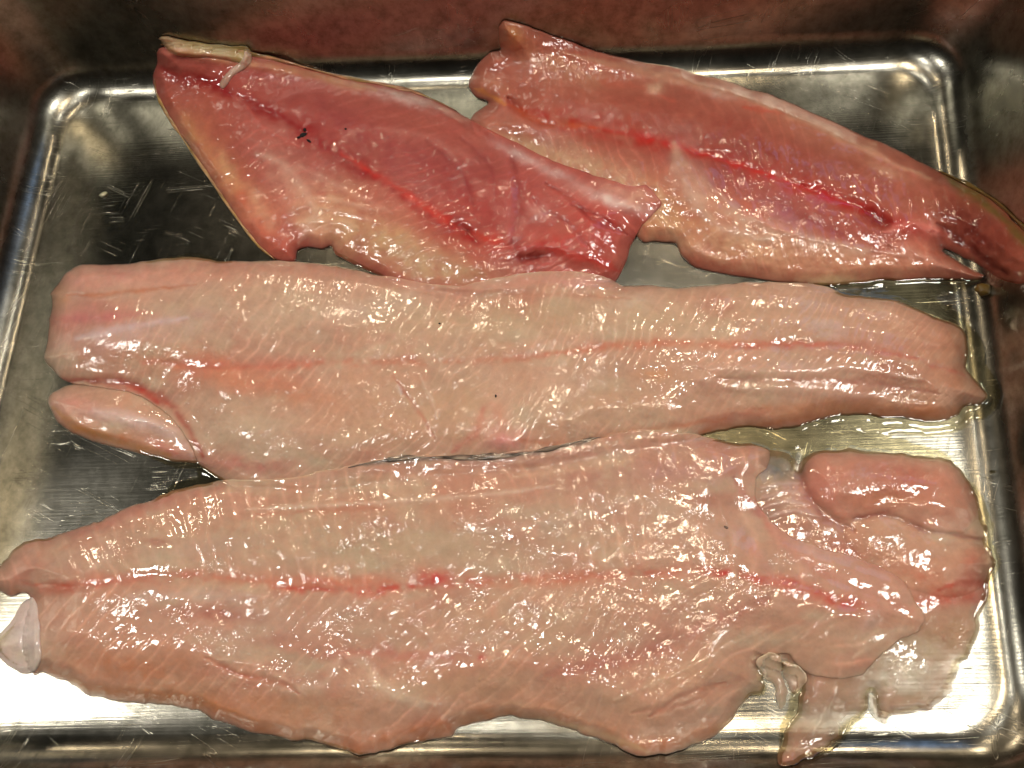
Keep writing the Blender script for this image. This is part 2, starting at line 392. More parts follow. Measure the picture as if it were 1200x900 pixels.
LAID = []
def slab(name, outline, H, edge, base, feats, mat, parent, seed, mid=None, chev=None, step=1.15, rag=1.0,
         lift=.0012, flat=.35, speck=.05, wet=1.0, label=None, stripes=.00016, record=True, soft=.6, relief=1.0, beads=1.0, albedo=(1.01, 1.01, 1.03), rimfade=.45, thin=(), thinrim=.45, tint=.65, tintc=((190, 122, 106), (206, 190, 162))):
    global HM
    P = catmull(outline, 6)
    # ragged rim
    s = np.cumsum(np.r_[0, np.hypot(*np.diff(P, axis=0).T)])
    nrm = np.roll(P, -1, 0) - np.roll(P, 1, 0); nrm /= np.hypot(*nrm.T)[:, None] + 1e-9
    nrm = np.stack([nrm[:, 1], -nrm[:, 0]], 1)
    P = P + nrm * (rag * (1.6 * fbm(s / 26, s * 0 + seed, seed, 2) + .8 * vn(s / 7, s * 0 + 3.3, seed + 4)))[:, None]
    sd = SDF(P)
    x0, y0 = P.min(0) - 4; x1, y1 = P.max(0) + 4
    gx, gy = np.meshgrid(np.arange(x0, x1, step), np.arange(y0, y1, step))
    d = sd(gx, gy)
    keepv = d > -.45 * step
    cell = keepv[:-1, :-1] & keepv[1:, :-1] & keepv[:-1, 1:] & keepv[1:, 1:]
    ids = -np.ones(gx.shape, int)
    use = np.zeros(gx.shape, bool)
    use[:-1, :-1] |= cell; use[1:, :-1] |= cell; use[:-1, 1:] |= cell; use[1:, 1:] |= cell
    full = np.zeros(gx.shape, int)
    full[:-1, :-1] += cell; full[1:, :-1] += cell; full[:-1, 1:] += cell; full[1:, 1:] += cell
    rim = use & (full < 4)
    ids[use] = np.arange(use.sum())
    x = gx[use]; y = gy[use]; rm = rim[use]
    e = 1.0
    gxn = (sd(x + e, y) - sd(x - e, y)) / 2; gyn = (sd(x, y + e) - sd(x, y - e)) / 2
    gl = np.hypot(gxn, gyn) + 1e-6; dd = sd(x, y)
    x = np.where(rm, x - dd * gxn / gl, x); y = np.where(rm, y - dd * gyn / gl, y)
    dd = np.where(rm, 0, np.maximum(sd(x, y), 0))
    # body profile: quick rise at the rim then a slow swell
    ew = edge * (1 + .3 * fbm(x / 60, y / 60, seed + 9, 2))
    t = np.clip(dd / ew, 0, 1); q = (1 - thinrim) * np.sqrt(1 - (1 - t) ** 2) + thinrim * t * t * (3 - 2 * t)
    t2 = np.clip(dd / (edge * 4.0), 0, 1); q2 = t2 * t2 * (3 - 2 * t2)
    h = H * (flat + .35 * 0) * q + H * (1 - flat) * q2 * q
    col = np.tile(srgb(base), (len(x), 1)); wetv = np.full(len(x), float(wet))
    # soft mottling of the meat
    m1 = fbm(x / 70, y / 50, seed + 1, 3); m2 = fbm(x / 16, y / 12, seed + 2, 3); m3 = fbm(x / 4.5, y / 4.5, seed + 3, 2)
    col *= (1 + .10 * m1 + speck * 1.5 * m2 + speck * .4 * m3)[:, None]
    m4 = fbm(x / 38, y / 22, seed + 7, 3); col *= np.stack([1 + .02 * m1, 1 - .06 * m2 - .06 * m4, 1 - .07 * m2 - .09 * m4], 1)
    m6 = fbm(x / 85 + 5, y / 45, seed + 61, 4); m7 = fbm(x / 60, y / 30 + 7, seed + 67, 4)
    pk = (np.clip(m6 * 1.6 - .05, 0, 1) * tint)[:, None]; cr = (np.clip(m7 * 1.6 - .05, 0, 1) * tint)[:, None]
    col = col * (1 - pk) + srgb(tintc[0]) * pk; col = col * (1 - cr) + srgb(tintc[1]) * cr
    h += .0015 * q * m1 + relief * .00024 * q * m2 + relief * .00006 * q * m3
    # beads and ripples of juice clinging to the meat, in uneven patches
    wp = np.clip(.16 + 2.3 * fbm(x / 30, y / 20, seed + 71, 3), .05, 1.15) * wet
    def ss(v, lo, hi):
        v = np.clip((v - lo) / (hi - lo), 0, 1); return v * v * (3 - 2 * v)
    wx_ = x + 3 * m2; wy_ = y + 2.5 * m1
    bd = ss(vn(wx_ / 3.0, wy_ / 2.6, seed + 72), .30, .85) + .35 * ss(vn(wx_ / 6.5 + .3 * wy_ / 6.5, wy_ / 4.5, seed + 73), .3, .9) + .55 * ss(vn(wx_ / 2.0, wy_ / 2.0, seed + 74), .35, .9)
    h += beads * .00018 * bd * wp * np.clip(.75 + .7 * fbm(x / 110, y / 70, seed + 77, 2), .25, 1.1) * np.clip(dd / 6, 0, 1)
    # flakes of muscle either side of the mid line
    if mid is not None:
        Mp = catmull(mid, 4, False)
        dm, um, sm_ = seg_dist(x, y, Mp, False)
        Lm = np.hypot(*np.diff(Mp, axis=0).T).sum()
        k1, k2, period = chev
        lean = np.where(sm_ < 0, k1, k2)
        ph = (um * Lm + lean * dm + 10 * fbm(x / 45, y / 45, seed + 20, 2) + 3 * m2) / period
        fr = ph - np.floor(ph)
        groove = np.exp(-((fr - .5) / .13) ** 2)
        amp = np.clip(.55 + .9 * fbm(x / 60, y / 40, seed + 21, 2), 0, 1.2) * q
        fine = vn(ph * 6, dm / 60, seed + 23)
        h += -stripes * amp * groove * 1.6 + stripes * .04 * fine * q
        col *= (1 + .27 * amp * groove + .015 * fine)[:, None]
    for f in feats:
        k = f[0]
        if k == 'line':
            _, pts, wd, c, a, dh, j, skew = f
            Lp = catmull(pts, 4, False)
            lo = Lp.min(0) - 4 * wd; hi = Lp.max(0) + 4 * wd
            m = (x > lo[0]) & (x < hi[0]) & (y > lo[1]) & (y < hi[1])
            if not m.any(): continue
            xm, ym = x[m], y[m]
            jx = wd * .5 * fbm(xm / (4 + wd * 1.6), ym / (4 + wd * 1.6), seed + 31, 2)
            dl, ul, sl = seg_dist(xm, ym + jx, Lp, False)
            wv = wd * (1 + .35 * vn(ul * 9, ul * 0, seed + 33)) * np.clip(.45 + 3.2 * np.minimum(ul, 1 - ul), .45, 1)
            g = np.exp(-(dl / wv) ** 2)
            jj = np.clip(1 + j * 1.6 * fbm(xm / 11, ym / 8, seed + 35, 2), 0, 1.7)
            if c is not None and a and wd < 6 and sum(c) > 600: a = a * .6; g = np.exp(-(dl / (wv * 1.4)) ** 2)
            if c is not None and a:
                al = np.clip(g * a * jj, 0, 1)[:, None]; col[m] = col[m] * (1 - al) + srgb(c) * al
            h[m] += soft * dh * np.exp(-(dl / (wv * 1.3)) ** 2) * q[m]
        elif k == 'blob':
            _, (cx, cy, rx, ry, an), c, a, dh, j, wt = f
            an = math.radians(an); cs, sn = math.cos(an), math.sin(an)
            R_ = max(rx, ry) * 2.4
            m = (abs(x - cx) < R_) & (abs(y - cy) < R_)
            if not m.any(): continue
            xm, ym = x[m], y[m]
            wx = xm + .22 * min(rx, ry) * 2 * fbm(xm / (ry + 6), ym / (ry + 6), seed + 41, 2)
            wy = ym + .22 * min(rx, ry) * 2 * fbm(xm / (ry + 6) + 9, ym / (ry + 6), seed + 42, 2)
            u = ((wx - cx) * cs + (wy - cy) * sn) / rx; v = (-(wx - cx) * sn + (wy - cy) * cs) / ry
            g = np.exp(-(u * u + v * v) * 1.3)
            jj = np.clip(1 + j * 1.5 * fbm(xm / 9, ym / 9, seed + 45, 3), 0, 1.7)
            if c is not None and a:
                al = np.clip(g * a * jj, 0, 1)[:, None]; col[m] = col[m] * (1 - al) + srgb(c) * al
            h[m] += dh * g * q[m]; wetv[m] += wt * g
        else:
            _, pts, lsoft, dh, c, a = f
            Lp = catmull(pts, 5); ls = SDF(Lp, 2.0, 10)
            v = ls(x, y); v = v + 2.0 * fbm(x / 14, y / 14, seed + 51, 2)
            inb = (x > ls.x0) & (x < Lp[:, 0].max() + 9) & (y > ls.y0) & (y < Lp[:, 1].max() + 9)
            tt = np.clip(v / lsoft, 0, 1); g = np.where(inb, .35 * np.sqrt(1 - (1 - tt) ** 2) + .65 * tt * tt * (3 - 2 * tt), 0)
            h += dh * g * np.minimum(q * 1.2, 1)
            cg = np.where(inb, np.clip(v / 5, 0, 1), 0)
            if c is not None and a:
                al = np.clip(cg * a * (1 + .3 * m2), 0, 1)[:, None]; col = col * (1 - al) + srgb(c) * al
    h = np.maximum(h, .0002)
    under = hm_get(x, y)
    over = under + lift * q + .0003
    k = .0012
    hh = np.where(under > .0001, np.logaddexp(h / k, over / k) * k, h)
    hh = np.where(under > .0001, np.maximum(hh, over), hh)
    z = hh + .0003
    zt = z + tz_get(x, y)
    V = unproj(x, y, zt)
    iy, ix = np.nonzero(cell)
    F = np.stack([ids[iy + 1, ix], ids[iy + 1, ix + 1], ids[iy, ix + 1], ids[iy, ix]], 1)
    # underside: follow the rim down and close with a flat sole
    E = np.concatenate([F[:, [0, 1]], F[:, [1, 2]], F[:, [2, 3]], F[:, [3, 0]]])
    n = len(V); key = E[:, 0].astype(np.int64) * n + E[:, 1]; rev = E[:, 1].astype(np.int64) * n + E[:, 0]
    be = E[~np.isin(key, rev)]
    bv = np.unique(be); mp = -np.ones(n, int); mp[bv] = n + np.arange(len(bv))
    ub = under[bv]
    zb = np.where(ub > .0001, z[bv] - .0006, .0004) + tz_get(x[bv], y[bv])
    C2 = V[:, :2].mean(0)
    Vb = V[bv].copy(); Vb[:, 2] = np.minimum(zb, zt[bv] - .0001)
    skirt = np.stack([be[:, 1], be[:, 0], mp[be[:, 0]], mp[be[:, 1]]], 1)
    V = np.concatenate([V, Vb]); FF = np.concatenate([F, skirt])
    col = np.clip(col * np.array(albedo), .002, .95)
    col = np.concatenate([col, col[bv]]); wetv = np.concatenate([wetv, wetv[bv]])
    me = bpy.data.meshes.new(name)
    me.vertices.add(len(V)); me.vertices.foreach_set('co', V.astype(np.float32).ravel())
    me.loops.add(FF.size); me.loops.foreach_set('vertex_index', FF.astype(np.int32).ravel())
    me.polygons.add(len(FF)); me.polygons.foreach_set('loop_start', np.arange(0, FF.size, 4, dtype=np.int32))
    me.polygons.foreach_set('loop_total', np.full(len(FF), 4, np.int32))
    me.polygons.foreach_set('use_smooth', np.ones(len(FF), bool))
    ca = me.attributes.new('Col', 'FLOAT_COLOR', 'POINT')
    ca.data.foreach_set('color', np.concatenate([col, np.ones((len(col), 1))], 1).astype(np.float32).ravel())
    wa = me.attributes.new('Wet', 'FLOAT', 'POINT'); wa.data.foreach_set('value', wetv.astype(np.float32))
    al = 1 - rimfade * (1 - np.clip(dd / 20, 0, 1)) ** 1.8 * (.7 + .5 * m2)
    for cx_, cy_, rx_, ry_, am_ in thin:
        al = al - am_ * np.exp(-(((x - cx_) / rx_) ** 2 + ((y - cy_) / ry_) ** 2) * 1.2) * (1 + .5 * m2)
    al = np.clip(np.where(under > .0015, 1, al), .3, 1); al = np.concatenate([al, al[bv]])
    ba = me.attributes.new('Body', 'FLOAT', 'POINT'); ba.data.foreach_set('value', al.astype(np.float32))
    me.update(); me.validate()
    o = link(name, me, mat, parent, label)
    if record:
        # add to the height map
        ty, tx = np.mgrid[0:HM.shape[0], 0:HM.shape[1]]
        X = HX0 + tx * HS; Y = HY0 + ty * HS
        tmp = np.zeros(HM.shape); cnt = np.zeros(HM.shape)
        cx = np.clip(np.round((x - HX0) / HS).astype(int), 0, HM.shape[1] - 1); cy = np.clip(np.round((y - HY0) / HS).astype(int), 0, HM.shape[0] - 1)
        np.add.at(tmp, (cy, cx), z); np.add.at(cnt, (cy, cx), 1)
        new = np.where(cnt > 0, tmp / np.maximum(cnt, 1), 0)
        HM = np.maximum(HM, new)
        LAID.append(P)
    return o

def soften():
    """what lies below is bridged smoothly, as a limp fillet would"""
    global HM
    b = blur(HM, 10); HM = np.maximum(HM, b)

def ribbon(name, pts, w, thick, zoff, col, mat, parent, seed, label=None, taper=True, hfix=None, var_w=.5, col2=None):
    """a thin limp strip (skin, membrane) following a line over whatever lies there"""
    P = catmull(pts, 5, False); n = len(P); V = []; F = []
    T = np.gradient(P, axis=0); T /= np.hypot(*T.T)[:, None] + 1e-9; Nn = np.stack([-T[:, 1], T[:, 0]], 1)
    K = 10; u = np.linspace(0, 1, n)
    for i in range(n):
        ww = w * (1 + var_w * float(fbm(np.array(u[i] * 16), np.array(seed * 1.0), seed, 2)))
        if taper: ww *= min(1, .15 + 5 * min(u[i], 1 - u[i]))
        for k in range(K):
            a = 2 * math.pi * k / K
            px = P[i] + Nn[i] * math.cos(a) * ww
            hz = hm_get(np.array(px[0]), np.array(px[1])) if hfix is None else hfix
            hz = float(hz)
            hc = float(hm_get(np.array(P[i][0]), np.array(P[i][1]))) if hfix is None else hfix
            z = max(.3 * hz + .7 * hc, 0.0) + zoff + thick * math.sin(a) * (1 + .3 * float(vn(np.array(u[i] * 40), np.array(k * .7), seed + 1)))
            V.append(unproj(px[0], px[1], max(z, .0003) + float(tz_get(np.array(px[0]), np.array(px[1])))))
    for i in range(n - 1):
        for k in range(K):
            a = i * K + k; b = i * K + (k + 1) % K; F.append((a, b, b + K, a + K))
    F.append(tuple(range(K))); F.append(tuple(range((n - 1) * K, n * K))[::-1])
    me = bpy.data.meshes.new(name); me.from_pydata([tuple(map(float, v)) for v in V], [], F)
    for p in me.polygons: p.use_smooth = True
    c = srgb(col); ca = me.attributes.new('Col', 'FLOAT_COLOR', 'POINT')
    cc = np.tile(c, (len(V), 1))
    if col2:
        uu = np.repeat(u, K); mm = np.clip(.5 + 1.6 * fbm(uu * 34, np.arange(len(V)) % K * .8, seed + 2, 2), 0, 1)[:, None]; cc = cc * (1 - mm) + srgb(col2) * mm
    rng = np.random.RandomState(seed); var = 1 + .3 * rng.randn(len(V))
    ca.data.foreach_set('color', np.concatenate([np.clip(cc * var[:, None], .003, .9), np.ones((len(V), 1))], 1).astype(np.float32).ravel())
    wa = me.attributes.new('Wet', 'FLOAT', 'POINT'); wa.data.foreach_set('value', np.full(len(V), .7, np.float32))
    ba = me.attributes.new('Body', 'FLOAT', 'POINT'); ba.data.foreach_set('value', np.full(len(V), 1, np.float32))
    bm = bmesh.new(); bm.from_mesh(me); bmesh.ops.recalc_face_normals(bm, faces=bm.faces); bm.to_mesh(me); bm.free()
    return link(name, me, mat, parent, label)

def at(x, y, z=0): return tuple(float(v) for v in unproj(x, y, z))

#FILLETS
GRP = 'raw fish fillets lying in the tray'
# ---------------------------------------------------------------- fillet B: red, back right
B_OUT = [(590,24),(583,32),(584,48),(586,58),(575,62),(560,75),(550,92),(550,102),(558,113),(572,120),(560,130),(552,140),(556,156),(580,180),(620,205),(670,232),(710,252),(738,268),
 (752,282),(772,284),(791,286),(800,300),(815,313),(850,322),(880,326),(920,332),(970,335),(1010,332),(1050,328),(1100,328),(1148,327),(1153,321),(1128,310),(1108,297),(1104,290),(1124,299),(1148,311),(1168,325),(1182,331),
 (1197,332),(1222,322),(1224,296),(1208,278),(1190,260),(1163,234),(1132,216),(1100,200),(1070,184),(1040,171),(1000,154),(950,131),(905,112),(880,105),(850,95),(800,82),(750,72),(710,62),(680,54),(650,42),(620,31),(603,26)]
fb = thing('fish_fillet', 'red fillet at the back right with its pointed end on the right wall', 'fish fillet', at(870, 210), GRP)
feats = [
 blob(700,130,150,40,12,(190,104,86),.6), blob(900,190,200,50,24,(166,76,68),.65), blob(1080,235,120,32,30,(160,82,66),.6),
 blob(660,80,60,18,14,(206,150,118),.6,.0012), blob(600,45,22,14,20,(214,150,100),.7,.002),
 blob(610,140,50,22,10,(205,126,112),.6,.0015), blob(620,180,60,20,22,(222,186,150),.7,.0005),
 blob(700,205,90,26,20,(216,176,142),.75), blob(770,250,60,26,20,(220,170,125),.7), blob(870,290,110,26,10,(228,182,148),.8,.001),
 blob(1000,310,120,18,2,(226,172,140),.8,.001), blob(960,150,120,20,25,(206,140,112),.5,.001),
 blob(1150,280,60,26,42,(124,52,44),.85), blob(1190,300,30,18,45,(150,80,60),.4),
 blob(830,200,80,20,20,(170,92,92),.5), blob(940,250,90,24,24,(178,100,98),.55,-.0005),
 line([(598,122),(640,138),(690,150),(740,160),(790,172),(840,186),(890,202),(940,218),(985,236),(1030,252)],13,(190,66,56),.6,-.0012,.7),
 line([(690,148),(760,162),(830,182),(890,201),(950,222)],4,(214,48,40),.55,-.0006),
 line([(940,218),(985,236),(1020,248),(1055,262)],7,(190,34,34),.7,-.001),
 blob(1028,258,26,10,22,(120,18,18),.9,-.0028), blob(1060,265,22,9,25,(196,50,50),.6,.0015),
 line([(595,115),(605,128),(622,140),(650,146)],4,(150,40,34),.6,-.002),
 line([(596,121),(620,138),(655,146),(700,150)],4,(224,110,60),.4,.0006),
 line([(790,170),(800,200),(830,235),(880,262),(940,285),(1010,296)],13,(226,192,168),.5,.0007),
 line([(800,210),(815,240),(850,268),(900,282)],5,(236,214,196),.55,.0006),
 line([(770,215),(775,250),(800,285),(850,305)],5,(238,206,170),.5,.0005),
 line([(830,215),(870,250),(930,275),(1000,290),(1060,300)],3,(240,216,200),.4,.0005),
 line([(660,62),(760,85),(860,110),(950,145),(1020,178),(1090,210)],5,(230,180,150),.5,.0006),
 line([(860,104),(930,130),(1000,165)],4,(236,196,176),.5), line([(700,95),(740,100),(790,118)],4,(222,110,90),.35),
 line([(1105,205),(1150,235),(1190,270),(1215,300)],7,(140,116,66),.8,-.0004),
 line([(1098,262),(1140,292),(1180,322)],5,(90,20,20),.7,-.002),
 line([(1090,255),(1100,280),(1108,298)],4,(236,170,160),.45,.001),
 line([(1040,285),(1080,300),(1130,318)],4,(238,190,176),.5,.0008),
 blob(768,104,12,9,0,(240,200,170),.7,.0015), blob(840,110,20,5,15,(234,210,196),.5,.0004), line([(870,125),(900,130),(920,133)],3,(220,90,70),.5),
 blob(1085,268,26,10,25,(214,110,104),.6,.0018), line([(1035,272),(1070,262),(1100,270)],4,(232,140,130),.5,.0012),
 line([(900,232),(960,262),(1000,282)],5,(150,60,66),.35,-.0005), line([(860,230),(900,262),(930,272)],4,(224,130,110),.4),
 blob(575,100,20,16,0,(216,150,120),.6,.001), line([(556,104),(575,112),(592,122)],3,(236,160,90),.6),
 blob(1000,195,40,8,25,(160,80,66),.35), blob(1040,200,30,7,22,(224,170,140),.5,.0007),
 blob(980,330,50,9,0,(240,214,170),.6), line([(830,90),(900,112),(990,150)],3,(226,150,126),.35),
]
slab('flesh', B_OUT, .0105, 17, (192,116,98), feats, M_RED, fb, 11, soft=.8, relief=1.6, albedo=(.97,.91,.89), tint=.4, tintc=((166,66,62),(206,134,112)), mid=[(590,115),(700,152),(850,190),(1000,245),(1180,330)], chev=(.7,-.9,17), flat=.42, speck=.07)
ribbon('skin', [(1098,199),(1135,216),(1167,236),(1196,263),(1218,288),(1226,305)], 2.6, .0008, .0004, (110,88,46), M_SMOOTH, fb, 3, 'thin olive skin along the dark tail edge')
soften()
# ---------------------------------------------------------------- fillet A: dark red, back left
A_OUT = [(188,56),(184,62),(184,74),(180,88),(181,105),(190,124),(203,145),(220,170),(238,196),(258,226),(280,258),(300,285),(322,303),(344,306),(349,293),(362,289),(378,292),(388,288),(394,298),(410,306),(440,322),(480,342),(560,352),(640,348),(700,336),
 (722,328),(730,314),(738,292),(745,280),(753,262),(768,246),(774,238),(767,226),(757,216),(740,218),(715,211),(690,204),(655,190),(620,175),(590,160),(560,145),(520,121),(480,106),(440,96),(400,89),(370,82),(340,73),(310,66),(285,62),(262,60),(230,56),(205,53)]
fa = thing('fish_fillet', 'dark red fillet at the back left with small black flecks near its middle line', 'fish fillet', at(470, 200), GRP)
feats = [
 blob(300,110,90,30,20,(190,92,80),.6), blob(400,150,120,40,25,(176,84,86),.6), blob(520,190,90,36,28,(170,78,80),.55), blob(460,130,130,26,20,(196,110,98),.5),
 blob(240,150,36,60,-30,(206,120,98),.7), blob(230,160,14,48,-32,(216,160,112),.6), blob(275,220,26,60,-32,(226,150,112),.75), blob(310,265,26,44,-28,(222,120,98),.7),
 blob(345,215,26,60,-30,(230,176,156),.6,.0006), blob(390,240,60,30,24,(226,170,142),.55), blob(440,275,80,30,18,(216,180,138),.85), blob(510,310,80,22,10,(214,182,146),.9),
 blob(380,265,50,20,10,(226,180,146),.6), blob(480,250,70,24,30,(200,120,98),.5),
 blob(540,285,70,26,20,(186,88,76),.6), blob(560,240,60,30,30,(172,66,66),.65), blob(620,230,50,40,40,(186,90,88),.6,.0012),
 blob(668,215,60,22,25,(206,112,100),.6,.001), blob(700,262,50,26,30,(200,84,78),.75,.0015), blob(660,290,50,20,10,(204,92,84),.7,.001),
 blob(480,115,60,9,14,(236,214,206),.55,.0005), blob(610,182,34,7,25,(236,210,206),.6,.0005), blob(655,205,20,6,20,(240,220,216),.55), blob(720,235,52,8,18,(240,216,210),.75,.0012),
 blob(752,232,20,12,0,(238,196,170),.7,.0012), blob(720,222,30,6,15,(230,180,160),.5),
 line([(190,78),(215,95),(245,100),(270,112)],7,(150,22,26),.75,-.001), blob(232,90,34,9,8,(140,26,28),.6,-.0006),
 line([(255,100),(290,118),(330,142),(370,162),(410,186),(450,212),(490,238),(530,262),(560,282)],12,(166,42,46),.62,-.0010,.7),
 line([(280,112),(320,134),(360,156)],4,(150,14,22),.6,-.0006), line([(400,180),(450,210),(500,244),(545,272)],4,(220,70,60),.6,.0005),
 line([(470,222),(520,256),(560,276),(600,292)],6,(214,66,50),.6), blob(545,268,22,8,25,(110,20,14),.7,-.0015), blob(625,302,24,8,-8,(120,16,12),.85,-.003),
 line([(600,185),(606,215),(608,250),(602,280),(612,305)],6,(130,40,42),.5,-.0014), line([(590,180),(600,212),(602,246),(596,280)],9,(206,112,106),.4,.0010),
 line([(608,292),(640,285),(670,300),(700,308),(726,318)],6,(196,52,44),.6,.0008), line([(640,215),(668,232),(690,254),(720,270)],2.5,(140,44,44),.45,-.0012),
 line([(670,240),(700,252),(735,275)],2.5,(130,30,30),.5,-.0012), line([(625,232),(640,248),(665,262),(690,290)],2.5,(150,50,50),.4,-.001), blob(632,248,14,10,0,(236,190,180),.5,.0012),
 line([(200,60),(240,66),(290,74),(340,82),(400,95),(440,105)],6,(222,168,128),.55,.0004), line([(360,80),(420,92),(480,106),(540,132),(590,160)],4,(206,96,78),.5),
 line([(300,180),(330,190),(350,215),(370,250),(350,285)],4,(238,210,190),.5,.0005), line([(290,125),(310,150),(350,172)],3,(226,120,110),.4,.0004), line([(345,262),(380,258),(420,268)],4,(236,206,180),.5,.0006),
 line([(350,195),(372,205),(410,225),(460,250)],3,(238,196,180),.35,.0004), line([(370,232),(400,236),(440,246)],2.2,(240,210,190),.35,.0004), line([(375,244),(410,250),(445,262)],2.2,(240,210,190),.3,.0004),
 line([(500,165),(540,200),(555,240)],3,(150,60,66),.35,-.0005), line([(540,160),(575,195),(580,235)],3,(156,64,70),.35,-.0005), line([(440,150),(500,160),(560,190)],5,(214,140,128),.35,.0003),
 blob(330,150,22,10,20,(214,140,128),.4,.0006), blob(200,120,12,20,-20,(196,84,66),.4), blob(300,240,14,24,-28,(240,196,160),.5), blob(265,200,10,24,-28,(240,200,150),.5), blob(285,232,7,10,-20,(206,90,70),.5),blob(318,262,7,12,-20,(240,190,160),.5),
]
slab('flesh', A_OUT, .0092, 14, (190,104,94), feats, M_RED, fa, 23, soft=.8, relief=1.6, albedo=(.97,.90,.88), tint=.4, tintc=((160,58,60),(208,132,112)), mid=[(190,85),(330,142),(450,212),(560,282),(660,330)], chev=(-.9,.8,16), flat=.45, speck=.06)
ribbon('skin', [(181,92),(183,108),(192,127),(206,150),(224,177),(242,203),(262,233),(284,264),(304,289),(322,304)], 1.6, .0006, .0000, (176,136,78), M_SMOOTH, fa, 5, 'golden skin edge', var_w=.8, col2=(206,150,110))
ribbon('skin', [(188,52),(215,52),(250,57),(285,62),(320,69),(355,78),(400,90),(450,99),(490,109),(535,129)], 1.8, .0007, .0004, (140,112,66), M_SMOOTH, fa, 6, 'olive skin edge', var_w=.9, col2=(200,140,110))
slab('loose_skin', [(187,46),(196,42),(215,46),(240,50),(270,54),(289,56),(294,64),(287,74),(275,72),(255,68),(235,66),(212,66),(196,60)], .0022, 5, (190,160,104),
  [line([(190,50),(230,58),(285,66)],3,(226,206,170),.5,.0006), line([(200,58),(240,64),(270,70)],3,(214,140,110),.5)], M_SMOOTH, fa, 41, flat=.7, lift=.0016, label='loose yellowish flap of skin at the narrow end', record=True)
slab('membrane', [(286,56),(294,60),(294,70),(286,79),(276,86),(268,96),(261,104),(256,100),(262,89),(271,80),(281,74),(285,66)], .0006, 4, (212,176,156), [], M_SMOOTH, fa, 43, flat=.7, lift=.0005, rimfade=.7, thin=[(262,98,16,14,.4)], label='curled whitish shred hanging from the loose skin', record=False)
soften()
# ---------------------------------------------------------------- fillet C: pale, middle
fc = thing('fish_fillet', 'long pale fillet across the middle of the tray, behind the largest one', 'fish fillet', at(600, 420), GRP)
slab('belly_strip', [(57,472),(60,461),(70,455),(90,449),(130,446),(170,452),(215,470),(250,505),(262,530),(246,546),(232,542),(215,541),(190,538),(170,534),(150,527),(120,520),(85,508),(68,494)], .0075, 15, (214,168,142),
  [blob(150,492,70,9,14,(232,206,196),.8,.0012), blob(120,510,60,8,12,(204,130,90),.7), blob(90,475,36,10,6,(220,150,134),.6), blob(200,528,40,8,24,(214,140,128),.6),
   line([(62,478),(90,500),(140,518),(200,534)],4,(206,146,84),.5), line([(110,480),(160,490),(205,512),(225,535)],4,(236,214,210),.5,.0006)], M_SMOOTH, fc, 52, flat=.5, wet=.9, label='separate rounded strip of flesh under the left end')
C_OUT = [(60,345),(68,333),(80,318),(97,311),(130,309),(165,306),(200,303),(225,301),(245,303),(262,306),(300,306),(340,306),(380,310),(420,317),(460,325),(500,333),(540,334),(570,328),(600,322),(640,319),(680,319),(708,324),(732,335),(760,335),(800,338),(850,333),(900,330),(950,332),(985,342),(1020,348),(1050,352),(1080,364),(1100,373),(1120,380),(1131,390),(1134,410),(1132,430),(1146,450),(1157,464),(1151,472),(1130,476),(1120,489),(1100,495),(1075,493),(1040,489),(1010,486),(980,488),(955,495),(930,502),(905,503),(870,500),(850,505),(820,512),
 (790,528),(700,545),(600,560),(500,570),(420,580),(330,584),(280,576),(255,560),(235,545),(222,520),(205,495),(185,478),(165,464),(140,456),(100,452),(72,444),(60,432),(51,420),(56,396),(58,375),(61,360)]
